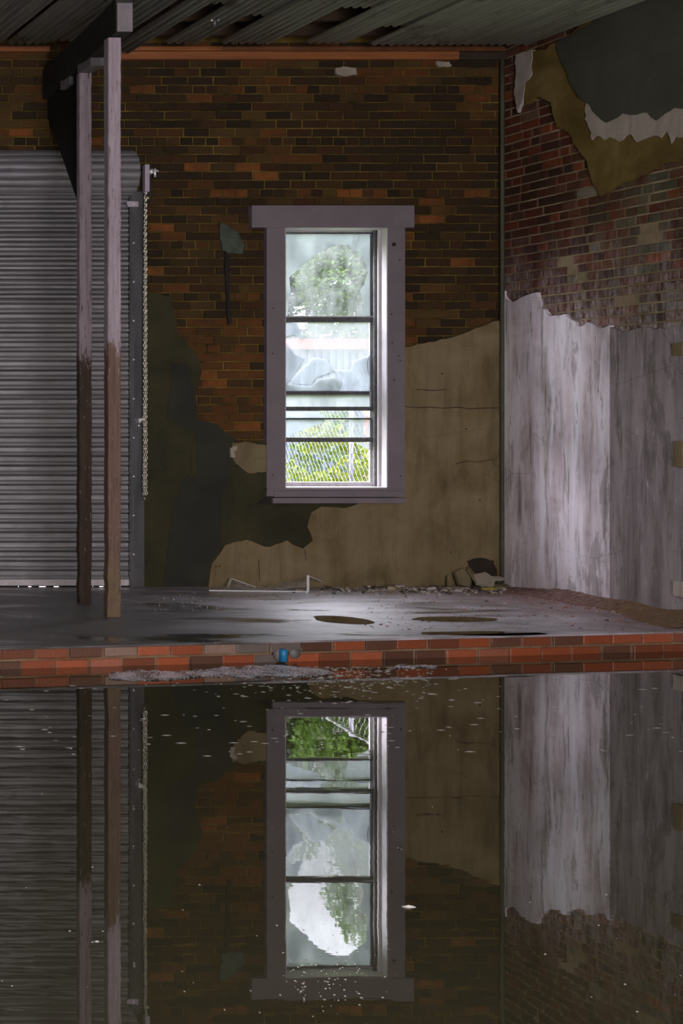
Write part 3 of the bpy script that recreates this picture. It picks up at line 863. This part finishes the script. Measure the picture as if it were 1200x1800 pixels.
# broken gap in the plaster under the sill corner
bm = bmesh.new(); prism(bm, [P(x, y, YB) + Vector((0, -.036, 0)) for x, y in jag([(447, 885), (458, 878), (470, 874), (478, 884), (470, 886), (456, 886)], .8, 4, 3)], (0, -.006, 0))
obj('broken_edge', bm, m_st, wall_back)

# nailing blocks of a doorway jamb on the right wall edge
for i, (x0, x1, y0, y1, mt, lb) in enumerate([(1185, 1200, 1019, 1046, pl_torn, 'white-painted timber block low on the right wall edge, lowest block'),
                                  (1184, 1200, 604, 626, pl_tan2, 'tan timber block high on the right wall edge, topmost block'),
                                  (1186, 1200, 775, 820, pl_tan, 'tall tan timber block at mid height on the right wall edge')]):
    a_, b_ = PR(x0, y1), PR(x1 + 12, y0)
    z0 = PR(x0, y1).z; z1 = PR(x0, y0).z
    bm = bmesh.new(); box(bm, XR - .055, XR - .034, b_.y, a_.y - .05, z0, z1)
    tag(obj('timber_block', bm, mt, None, bevel=.004), lb, 'block', 'timber blocks on the right wall')

# ------------------------------------------------------------------ outdoors
bm = bmesh.new()
g = []
for j in range(30):
    g.append([bm.verts.new((-6 + i * 1.2, YB + T + j * 1.3, ZF - .02 + .05 * noise.noise(Vector((i * .5, j * .5, 0))) * (j > 1))) for i in range(34)])
for j in range(29):
    for i in range(33): bm.faces.new((g[j][i], g[j][i + 1], g[j + 1][i + 1], g[j + 1][i]))
mg = M('yard_grass'); mg.base(mg.ramp(mg.noise(5, 8, .7), (.35, (.05, .08, .015)), (.6, (.13, .17, .03))), .9)
tag(obj('ground', bm, mg.m), kind='structure')

def leaves(bm, blobs, n, size, seed, drop=0):
    r = random.Random(seed)
    vol = [b[3] * b[4] * b[5] for b in blobs]; tot = sum(vol)
    for b, v_ in zip(blobs, vol):
        for _ in range(int(n * v_ / tot)):
            while True:
                u = Vector((r.uniform(-1, 1), r.uniform(-1, 1), r.uniform(-1, 1)))
                if u.length < 1 and u.length > r.random() * .9: break
            p = Vector((b[0] + u.x * b[3], b[1] + u.y * b[4], b[2] + u.z * b[5]))
            q = noise.noise(p * 1.6)
            if q < -.22: continue
            s = size * r.uniform(.6, 1.3)
            rot = Matrix.Rotation(r.uniform(0, 6.28), 3, 'Z') @ Matrix.Rotation(r.uniform(-1.2, 1.2), 3, 'X') @ Matrix.Rotation(r.uniform(-1.2, 1.2), 3, 'Y')
            vs = [bm.verts.new(p + rot @ Vector(c)) for c in ((-s * .5, 0, 0), (0, -s * .28, 0), (s * .5, 0, 0), (0, s * .28, s * .1))]
            bm.faces.new(vs)
leaf1 = mat_leaf('leaf_green', (.030, .060, .008), (.085, .14, .02))
leaf2 = mat_leaf('leaf_dark', (.022, .036, .012), (.050, .075, .022))
leaf3 = mat_leaf('leaf_yellow', (.07, .10, .006), (.15, .18, .014))
bark = simple('bark', (.06, .05, .045), .9, scale=8)
def tree(loc, height, r0, blobs, n, size, mat, label, seed):
    t = empty('tree', loc, label, 'tree', 'trees in the yard beyond the window')
    r = random.Random(seed); bm = bmesh.new(); x, y, z = loc
    pts = [(x + .12 * math.sin(i * 1.3 + seed), y, z + height * i / 8) for i in range(9)]
    tube(bm, pts, [r0 * (1 - .1 * i) for i in range(9)], 10)
    obj('trunk', bm, bark, t, True)
    bm = bmesh.new()
    for b in blobs:
        s = Vector(pts[min(7, max(2, int((b[2] - z) / height * 7)))]); e = Vector(b[:3])
        mid = s.lerp(e, .5) + Vector((0, 0, .2)); tube(bm, [s, mid, e], [r0 * .4, r0 * .25, r0 * .1], 6)
    obj('branches', bm, bark, t, True)
    bm = bmesh.new(); leaves(bm, blobs, n, size, seed); obj('foliage', bm, mat, t)
# view window: at Y=25 the pane spans X 13.2..14.8; real view z 3.3..4.9, mirrored view z 5.2..8
tree((14.75, 25.0, ZF), 5.6, .17, [(14.55, 24.8, 5.2, .75, .9, 1.3), (14.2, 25, 4.0, .8, .8, .6), (14.5, 25, 3.0, .9, .8, .6), (13.7, 25, 4.6, .4, .5, .4), (14.9, 25.2, 6.8, .8, .9, .9), (14.35, 24.6, 7.2, .35, .5, .4), (15.5, 25, 5.6, 1.0, 1, 1.3), (15.0, 25, 3.7, .6, .7, .4)], 24000, .10, leaf1, 'bright green tree seen through the right half of the upper pane', 3)
tree((12.2, 27.0, ZF), 5.0, .15, [(13.9, 27, 5.2, .85, .9, .8), (14.6, 27.5, 6.4, .5, .9, .6), (13.9, 27, 7.0, .35, .8, .45), (13.9, 27, 3.6, .9, .9, .7), (15.4, 27, 3.3, 1.2, .9, .8), (13.0, 27, 4.4, 1.0, .9, .7), (14.3, 27.4, 4.3, .8, .9, .7), (15.2, 27, 4.8, .8, .9, .9), (12.6, 27, 5.7, .9, .9, .8)], 24000, .11, leaf2, 'darker green tree on the left of the upper pane, behind the other tree', 8)
# bushes
for i, (x, y, z, rx, ry, rz, n, mt, lb) in enumerate([(10.05, 18.0, .75, .55, .4, .75, 2600, leaf3, 'low yellow-green bush behind the chain-link fence, middle of the lowest pane'),
                                      (11.0, 19.6, .85, .5, .5, .95, 1800, leaf1, 'green bush beyond the fence at the right of the lowest pane'),
                                      (8.75, 17.2, .5, .35, .4, .45, 1000, leaf2, 'small dark bush beyond the fence at the left of the lowest pane')]):
    bm = bmesh.new(); leaves(bm, [(x, y, z, rx, ry, rz)], n, .09, 20 + i)
    tag(obj('bush', bm, mt), lb, 'bush', 'bushes beyond the fence')
# shed with pale blue corrugated wall and red roof edge
sh = empty('metal_shed', (13, 22, ZF), 'pale blue corrugated metal shed with a red roof edge in the yard', 'shed')
bm = bmesh.new(); X0, X1 = (503 - PPX) * 22 / F, 13.9; prev = None; n = 160
rows = [[], []]
for i in range(n + 1):
    X = X0 + (X1 - X0) * i / n; d = .02 * (1 if (i // 4) % 2 else -1)
    rows[0].append(bm.verts.new((X, 22 + d, ZF - .05))); rows[1].append(bm.verts.new((X, 22 + d, 2.62)))
for i in range(n): bm.faces.new((rows[0][i], rows[0][i + 1], rows[1][i + 1], rows[1][i]))
box(bm, X0, X0 + .03, 22, 23.6, ZF - .05, 2.6); box(bm, X1 - .03, X1, 22, 23.6, ZF - .05, 2.6); box(bm, X0, X1, 23.57, 23.6, ZF - .05, 2.6)
shed_c = M('pale_blue_sheet'); shed_c.base(shed_c.ramp(shed_c.noise(1, 5, .6, shed_c.pos((4, 4, .4))), (.3, (.035, .050, .075)), (.7, (.080, .105, .14))), .6)
obj('shed_wall', bm, shed_c.m, sh)
bm = bmesh.new(); box(bm, X0 - .05, X1 + .05, 21.9, 21.95, 2.62, 2.78)
obj('fascia', bm, simple('red_fascia', (.26, .05, .035), .6), sh)
bm = bmesh.new(); box(bm, X0 - .05, X1 + .05, 21.95, 23.7, 2.64, 2.70); obj('roof', bm, simple('shed_roof', (.3, .3, .3), .6), sh)
bm = bmesh.new(); box(bm, 12.05, 12.45, 20.3, 20.6, ZF - .05, 1.75)
tag(obj('brick_pillar', bm, simple('orange_brick', (.30, .10, .05), .8, scale=20)), 'orange brick pillar in the yard beyond the fence', 'pillar')
# chain-link fence, running away from the window at an angle
zf1 = 1.74
fd = Vector((.41, 1.90, 0)).normalized(); fo = Vector((8.45, 14.3, 0)); fnn = Vector((fd.y, -fd.x, 0))
fe = empty('chain_link_fence', fo + Vector((0, 0, ZF)), 'galvanised chain-link fence slanting away just outside the window', 'fence')
bm = bmesh.new(); dx = .062; dz = .058
t0_, t1_ = -1.6, 6.0
n = int((t1_ - t0_) / dx * 2); mz = int((zf1 - ZF) / dz)
for i in range(n):
    t = t0_ + i * dx / 2 * 2 * .5 * 2
    if t > t1_: break
    sg = 1 if i % 2 else -1
    pts = []
    for k in range(mz + 1):
        q = fo + fd * (t + (dx / 2) * (1 if (k % 2) else -1) * sg) + fnn * (.003 * (1 if k % 2 else -1))
        pts.append((q.x, q.y, zf1 - k * dz * .98))
    tube(bm, pts, .0024, 3, caps=False)
tag(obj('wire_mesh', bm, simple('galv_wire', (.10, .095, .105), .5, .3, bump=0), fe), kind='stuff')
gp = simple('galv_post', (.10, .10, .12), .45, .3)
for t in (-1.55, .68, 3.2, 5.9):
    q = fo + fd * t + fnn * .03
    bm = bmesh.new(); tube(bm, [(q.x, q.y, ZF - .1), (q.x, q.y, zf1 + .05)], .022, 10)
    obj('fence_post', bm, gp, fe, True)
bm = bmesh.new(); a_ = fo + fd * t0_; b_ = fo + fd * t1_
tube(bm, [(a_.x, a_.y, zf1), (b_.x, b_.y, zf1)], .014, 8); obj('top_rail', bm, gp, fe, True)

# ------------------------------------------------------------------ things on the platform
# broken window screen
def scr(px, py, h=0): # floor pixel plus height in px
    q = PF(px, py); return q + Vector((0, 0, h / sc(q.y)))
root = empty('window_screen', PF(470, 1039), 'bent aluminium window screen with torn mesh lying on the wet floor', 'window screen')
al = simple('bright_alloy', (.75, .74, .76), .35, .3, var=.1, bump=0)
a0, a1 = scr(367, 1039, 1.2), scr(541, 1041, 1.2)
a2 = scr(541, 1041, 29); a3 = scr(569, 1030, 6)
for p_, q_, w in ((a0, a1, .018), (a1, a2, .018), (a2, a3, .013)):
    bm = bmesh.new(); beam(bm, p_, q_, w, .010); obj('frame_bar', bm, al, root, bevel=.001)
c0, c1, c2 = scr(400, 1035, 2), scr(406, 1034, 17), scr(449, 1034, 2)
for p_, q_ in ((c0, c1), (c1, c2)):
    bm = bmesh.new(); beam(bm, p_, q_, .014, .008); obj('frame_bar', bm, simple('dull_alloy', (.45, .42, .36), .5, .2), root)
bm = bmesh.new(); nx_, ny_ = 44, 14; g = []
for j in range(ny_ + 1):
    row = []
    for i in range(nx_ + 1):
        t = i / nx_; u = j / ny_
        base = scr(385 + (541 - 385) * t, 1039 - 7 * u)
        h = 1.5 + 13 * math.exp(-((t - .22) / .10) ** 2) * (.3 + u) * .7 + 18 * max(0, (t - .45) / .55) ** 1.6 * (.35 + .65 * u) + 2.0 * noise.noise(Vector((t * 9, u * 4, 1)))
        base.z += max(.004, h / 216)
        row.append(bm.verts.new(base))
    g.append(row)
for j in range(ny_):
    for i in range(nx_): bm.faces.new((g[j][i], g[j][i + 1], g[j + 1][i + 1], g[j + 1][i]))
mm = M('screen_mesh'); n = mm.n; tr = n.new('ShaderNodeBsdfTransparent'); gl = n.new('ShaderNodeBsdfGlossy'); gl.inputs[0].default_value = (.9, .9, .95, 1); gl.inputs['Roughness'].default_value = .5
mx = n.new('ShaderNodeMixShader'); mm.L(mm.ramp(mm.noise(40, 4), (.4, .25), (.6, .7)), mx.inputs[0]); mm.L(tr.outputs[0], mx.inputs[1]); mm.L(gl.outputs[0], mx.inputs[2]); mm.L(mx.outputs[0], mm.o.inputs[0])
tag(obj('torn_mesh', bm, mm.m, root, True), 'crumpled grey insect mesh')

# broken plaster chunks in the corner
def chunk(px, py, w, d, h, rot, tilt, mat, label, seed, name='plaster_chunk', lift=0):
    r = random.Random(seed); bm = bmesh.new()
    k = r.randint(5, 7)
    ring = [(math.cos(2 * math.pi * i / k + r.uniform(-.3, .3)) * w * r.uniform(.75, 1.1) / 2, math.sin(2 * math.pi * i / k) * d * r.uniform(.75, 1.1) / 2) for i in range(k)]
    R = Matrix.Rotation(math.radians(rot), 3, 'Z') @ Matrix.Rotation(math.radians(tilt), 3, 'X')
    pts = [R @ Vector((x, y, 0)) for x, y in ring]; off = R @ Vector((0, 0, h))
    lo = min(min(p.z, (p + off).z) for p in pts)
    c = PF(px, py); c.z += lift
    prism(bm, [c + p - Vector((0, 0, lo)) for p in pts], off)
    return tag(obj(name, bm, mat, None, bevel=.003), label, 'rubble', 'broken plaster chunks in the corner')
chunk(808, 1033, .15, .20, .03, 8, 68, pl_tan2, 'upright tan plaster slab leaning on the wall, left end of the corner rubble', 1)
chunk(789, 1033, .06, .13, .02, -30, 72, pl_tan, 'narrow dark plaster sliver leaning left of the upright slab', 2)
chunk(851, 1033, .20, .17, .03, -5, 40, pl_scrap, 'pale pinkish plaster slab tilted in the middle of the corner rubble', 3)
chunk(828, 1032, .10, .22, .02, 40, 60, pl_tan2, 'curved tan plaster flake propped between the two largest slabs', 4)
chunk(866, 1032, .22, .06, .02, -15, 30, pl_scrap, 'long thin plaster stick lying on top of the corner rubble', 5, lift=.05)
chunk(880, 1034, .16, .10, .02, 12, 8, pl_tan2, 'flat plaster flake at the right end of the corner rubble', 6)
chunk(800, 1036, .18, .07, .015, 5, 6, pl_scrap, 'flat pale strip in front of the upright slab', 7)
chunk(858, 1036.5, .16, .06, .012, -4, 4, simple('yellow_scrap', (.42, .33, .03), .6), 'yellow scrap lying in front of the pinkish slab', 8)
chunk(905, 1036, .18, .06, .012, -12, 6, pl_tan, 'thin brown lath lying beside the right wall corner', 9)
# hole in the wall behind the chunks
bm = bmesh.new(); prism(bm, [P(x, y, YB) + Vector((0, -.036, 0)) for x, y in jag([(815, 985), (835, 980), (862, 984), (868, 1000), (866, 1030), (822, 1030), (820, 1005)], 3, 5, 4)], (0, -.003, 0))
obj('wall_hole', bm, simple('hole_brown', (.022, .014, .008), .9), wall_back)

# scattered flakes and grit (uncountable)
def scatter(name, n, gen, smin, smax, mats, label, seed, zf=ZF):
    r = random.Random(seed); bm = bmesh.new()
    for i in range(n):
        px, py = gen(r); c = PF(px, py, zf)
        if c.x > XR - .05 or c.y > YB - .05: continue
        s = r.uniform(smin, smax) * (2.2 if r.random() < .06 else 1)
        a_ = r.uniform(0, 6.28); k = 5
        pts = [c + Vector((math.cos(a_ + q * 1.257) * s * r.uniform(.5, 1), math.sin(a_ + q * 1.257) * s * r.uniform(.4, 1), 0.0005)) for q in range(k)]
        h = s * r.uniform(.15, .6); mi = r.randrange(len(mats))
        lo = [bm.verts.new(p) for p in pts]; hi = [bm.verts.new(c + (p - c) * .75 + Vector((0, 0, h + r.uniform(-.2, .2) * h))) for p in pts]
        fs = [bm.faces.new(hi)] + [bm.faces.new((lo[q], lo[(q + 1) % k], hi[(q + 1) % k], hi[q])) for q in range(k)]
        for f in fs: f.material_index = mi
    o = obj(name, bm, mats); return tag(o, label, 'debris', kind='stuff')
flake = [simple('flake_pale', (.36, .32, .30), .6, bump=0), simple('flake_tan', (.28, .22, .15), .8, bump=0), simple('flake_dark', (.05, .04, .035), .7, bump=0)]
scatter('paint_flakes', 700, lambda r: (r.gauss(780, 80), 1033 + abs(r.gauss(0, 5))), .007, .026, flake, 'loose paint and plaster flakes strewn along the foot of the brick wall', 31)
redg = [simple('brick_crumb', (.30, .10, .08), .8, bump=0), simple('brick_crumb_dark', (.13, .05, .04), .8, bump=0), simple('brick_crumb_pale', (.42, .30, .27), .8, bump=0)]
def g_red(r):
    t = r.random(); x = 905 + 290 * t + r.gauss(0, 12); s = (x - PPX) / XR; yw = PPY + (EYE - ZF) * s
    return x, yw + abs(r.gauss(0, 8)) * (1.0 - .25 * t) - 1
scatter('brick_grit', 2200, g_red, .003, .010, redg, 'red brick crumbs piled along the foot of the right wall', 32)
scatter('floor_grit', 700, lambda r: (r.uniform(640, 1200), r.uniform(1040, 1108)), .003, .009, flake + redg, 'fine grit scattered over the right half of the platform floor', 33)
bright = [simple('wet_grit', (.8, .8, .85), .25, bump=0), flake[2]]
scatter('wet_crumbs', 260, lambda r: (r.gauss(330, 70), r.gauss(1058, 7)), .002, .005, bright, 'tiny glinting crumbs on the wet floor right of the posts', 34)
scatter('wet_crumbs', 120, lambda r: (r.gauss(560, 110), 1038 + abs(r.gauss(0, 12))), .003, .008, bright, 'glinting crumbs on the wet floor below the window', 35)

# low mound of silt against the right wall
bm = bmesh.new(); g = []
for j in range(70):
    Y = 11.85 - j * (2.35 / 69); row = []
    for i in range(13):
        t = i / 12; w = .24 + .16 * noise.noise(Vector((Y * 1.7, 0, 2))) + .25 * max(0, (10.6 - Y))
        X = XR - .03 - t * w
        h = (.055 + .03 * noise.noise(Vector((Y * 2.3, 4, 0)))) * (1 - t) ** 1.3 * min(1, (11.9 - Y) * 1.5)
        row.append(bm.verts.new((X, Y, ZF + .001 + max(0, h + .008 * noise.noise(Vector((X * 14, Y * 14, 0))) * (1 - t)))))
    g.append(row)
for a_, b_ in zip(g, g[1:]):
    for i in range(12): bm.faces.new((a_[i], a_[i + 1], b_[i + 1], b_[i]))
ms = M('silt'); y_ = ms.sep()[1]
c = ms.ramp(ms.noise(22, 8, .7), (.35, (.13, .060, .050)), (.5, (.24, .13, .11)), (.68, (.36, .27, .24)))
oc = ms.ramp(ms.noise(22, 8, .7), (.35, (.12, .060, .025)), (.65, (.28, .16, .07)))
c = ms.mix(ms.math('MULTIPLY', ms.math('SUBTRACT', 10.75, y_), 2.5, True), c, oc)
ms.base(c, .9); ms.bump(ms.noise(60, 8, .7), .7, .02)
tag(obj('silt_mound', bm, ms.m, None, True), 'low ridge of reddish silt and brick dust against the right wall', 'silt', kind='stuff')

# round puddle
def puddle(px, py, rx, ry, label, seed):
    c = PF(px, py); bm = bmesh.new(); vs = []
    for k in range(48):
        a_ = 2 * math.pi * k / 48; q = 1 + .18 * noise.noise(Vector((math.cos(a_) * 1.3, math.sin(a_) * 1.3, seed)))
        vs.append(bm.verts.new((c.x + math.cos(a_) * rx * q, c.y + math.sin(a_) * ry * q, ZF + .0025)))
    bm.faces.new(vs)
    pm = bpy.data.materials.get('puddle_water')
    if not pm:
        k_ = M('puddle_water'); k_.base((.035, .022, .012), .03, 0, .6); pm = k_.m
    tag(obj('puddle', bm, pm), label, 'puddle', 'puddles on the platform')
puddle(603, 1090, .18, .21, 'small dark oval puddle on the pale floor below the window', 1)
puddle(800, 1089, .30, .12, 'long dark puddle right of the oval puddle', 2)
puddle(850, 1114, .42, .10, 'thin dark puddle close to the brick kerb on the right', 3)

# ------------------------------------------------------------------ things in the water
def foam(pts, label, seed, name='foam_scum', h=.006, mat=None, grp='foam rafts on the water'):
    q = jag(pts, 1.2, 7, seed); bm = bmesh.new()
    base = [PF(x, y, 0.001) for x, y in q]
    c = sum(base, Vector()) / len(base)
    bot = [bm.verts.new(p) for p in base]
    es = [bm.edges.new((bot[i], bot[(i + 1) % len(bot)])) for i in range(len(bot))]
    bmesh.ops.triangle_fill(bm, edges=es, use_beauty=True)
    bmesh.ops.subdivide_edges(bm, edges=bm.edges[:], cuts=3, use_grid_fill=True)
    bmesh.ops.subdivide_edges(bm, edges=bm.edges[:], cuts=1, use_grid_fill=True)
    for v in bm.verts:
        if not v.is_boundary:
            v.co.z += h * (.7 + noise.noise(v.co * 9) * .8 + .5 * noise.noise(v.co * 45))
            v.co.z = max(v.co.z, .002)
    return tag(obj(name, bm, mat or foam_m, None, False), label, 'foam', grp)
fm = M('foam'); sp = fm.ramp(fm.voro(60), (.25, (.90, .88, .95)), (.50, (.10, .09, .10)))
fm.base(fm.mix(fm.ramp(fm.noise(7, 5), (.42, 0), (.58, .8)), sp, (.80, .77, .84)), .22, .3, .8); fm.bump(fm.math('ADD', fm.voro(110), fm.noise(45, 4)), 1.0, .06)
foam_m = fm.m
foam([(189, 1186), (196, 1182), (240, 1178), (300, 1180), (345, 1178), (378, 1177), (385, 1182), (392, 1190), (360, 1189), (300, 1195), (230, 1197), (192, 1194)], 'longer speckled grey foam raft drifting left, below the posts', 1)
foam([(370, 1176), (400, 1173), (440, 1170), (490, 1170), (540, 1173), (575, 1177), (587, 1183), (560, 1187), (480, 1189), (415, 1190), (385, 1184)], 'brighter wrinkled foam raft pointing right, before the window reflection', 2)
foam([(689, 1174), (697, 1169.5), (768, 1170.5), (768, 1173), (700, 1175)], 'narrow white foam strip floating right of the foam rafts', 3, h=.008)
# floating specks: uncountable
r = random.Random(77); bm = bmesh.new()
def speck(px, py, s, el=1):
    c = PF(px, py, .0012); k = 6; a0_ = r.uniform(0, 6)
    vs = [bm.verts.new(c + Vector((math.cos(a0_ + q * 1.047) * s * el, math.sin(a0_ + q * 1.047) * s, .0))) for q in range(k)]
    top = bm.verts.new(c + Vector((0, 0, s * .5)))
    for q in range(k): bm.faces.new((vs[q], vs[(q + 1) % k], top))
for _ in range(420): speck(r.gauss(600, 85), 1172 + abs(r.gauss(0, 26)), r.uniform(.002, .006), r.uniform(1, 4))
for _ in range(160): speck(r.uniform(0, 1200), r.uniform(1185, 1330), r.uniform(.002, .005), r.uniform(1, 7))
for _ in range(110): speck(r.gauss(575, 50), r.gauss(1722, 28), r.uniform(.001, .0028), 1.2)
for _ in range(60): speck(r.uniform(0, 1200), r.uniform(1250, 1790), r.uniform(.001, .003), 1.5)
speck(718, 1594, .012, 2); speck(170, 1655, .006, 1.3)
tag(obj('floating_specks', bm, simple('speck', (.45, .44, .40), .5, bump=0)), 'pale dust specks and bubbles floating on the dark water', 'specks', kind='stuff')

# blue cap on a pipe stub in the kerb
kc = PF(463, 1155, 0); kc = kpt(kc.x, 0)
ps = empty('pipe_stub', kc, 'grey pipe stub with a bright blue cap sticking from the kerb', 'pipe')
bm = bmesh.new(); c = Vector((kc.x, kc.y, .045)); tube(bm, [c, c + kn * .05], .042, 16); tube(bm, [c + Vector((.10, .01, .01)), c + Vector((.10, .01, .01)) + kn * .035], .035, 12)
obj('pipe', bm, simple('grey_pipe', (.14, .13, .12), .5), ps, True)
bm = bmesh.new(); c2 = c + kn * .062; tube(bm, [c2 + Vector((0, 0, -.035)), c2 + Vector((0, 0, .035)), c2 + Vector((0, 0, .042))], [.024, .024, .016], 14)
tag(obj('cap', bm, simple('blue_plastic', (.015, .17, .36), .4, bump=0), ps, True), 'bright blue cap')

# small fitting hanging from the roof sheets, and a hook
fx = PPX; c = Vector(((377 - PPX) / 232, F / 232, 4.53))
lf = empty('lamp_fitting', c, 'small metal lamp fitting hanging under the roof sheets', 'lamp')
bm = bmesh.new(); tube(bm, [c + Vector((0, 0, .04)), c, c + Vector((0, 0, -.035))], [.018, .022, .012], 12); obj('socket', bm, steel_dark, lf, True)
bm = bmesh.new(); tube(bm, [c + Vector((-.03, 0, .02)), c + Vector((.03, 0, .02))], .010, 8); obj('bracket', bm, bolt_m, lf, True)
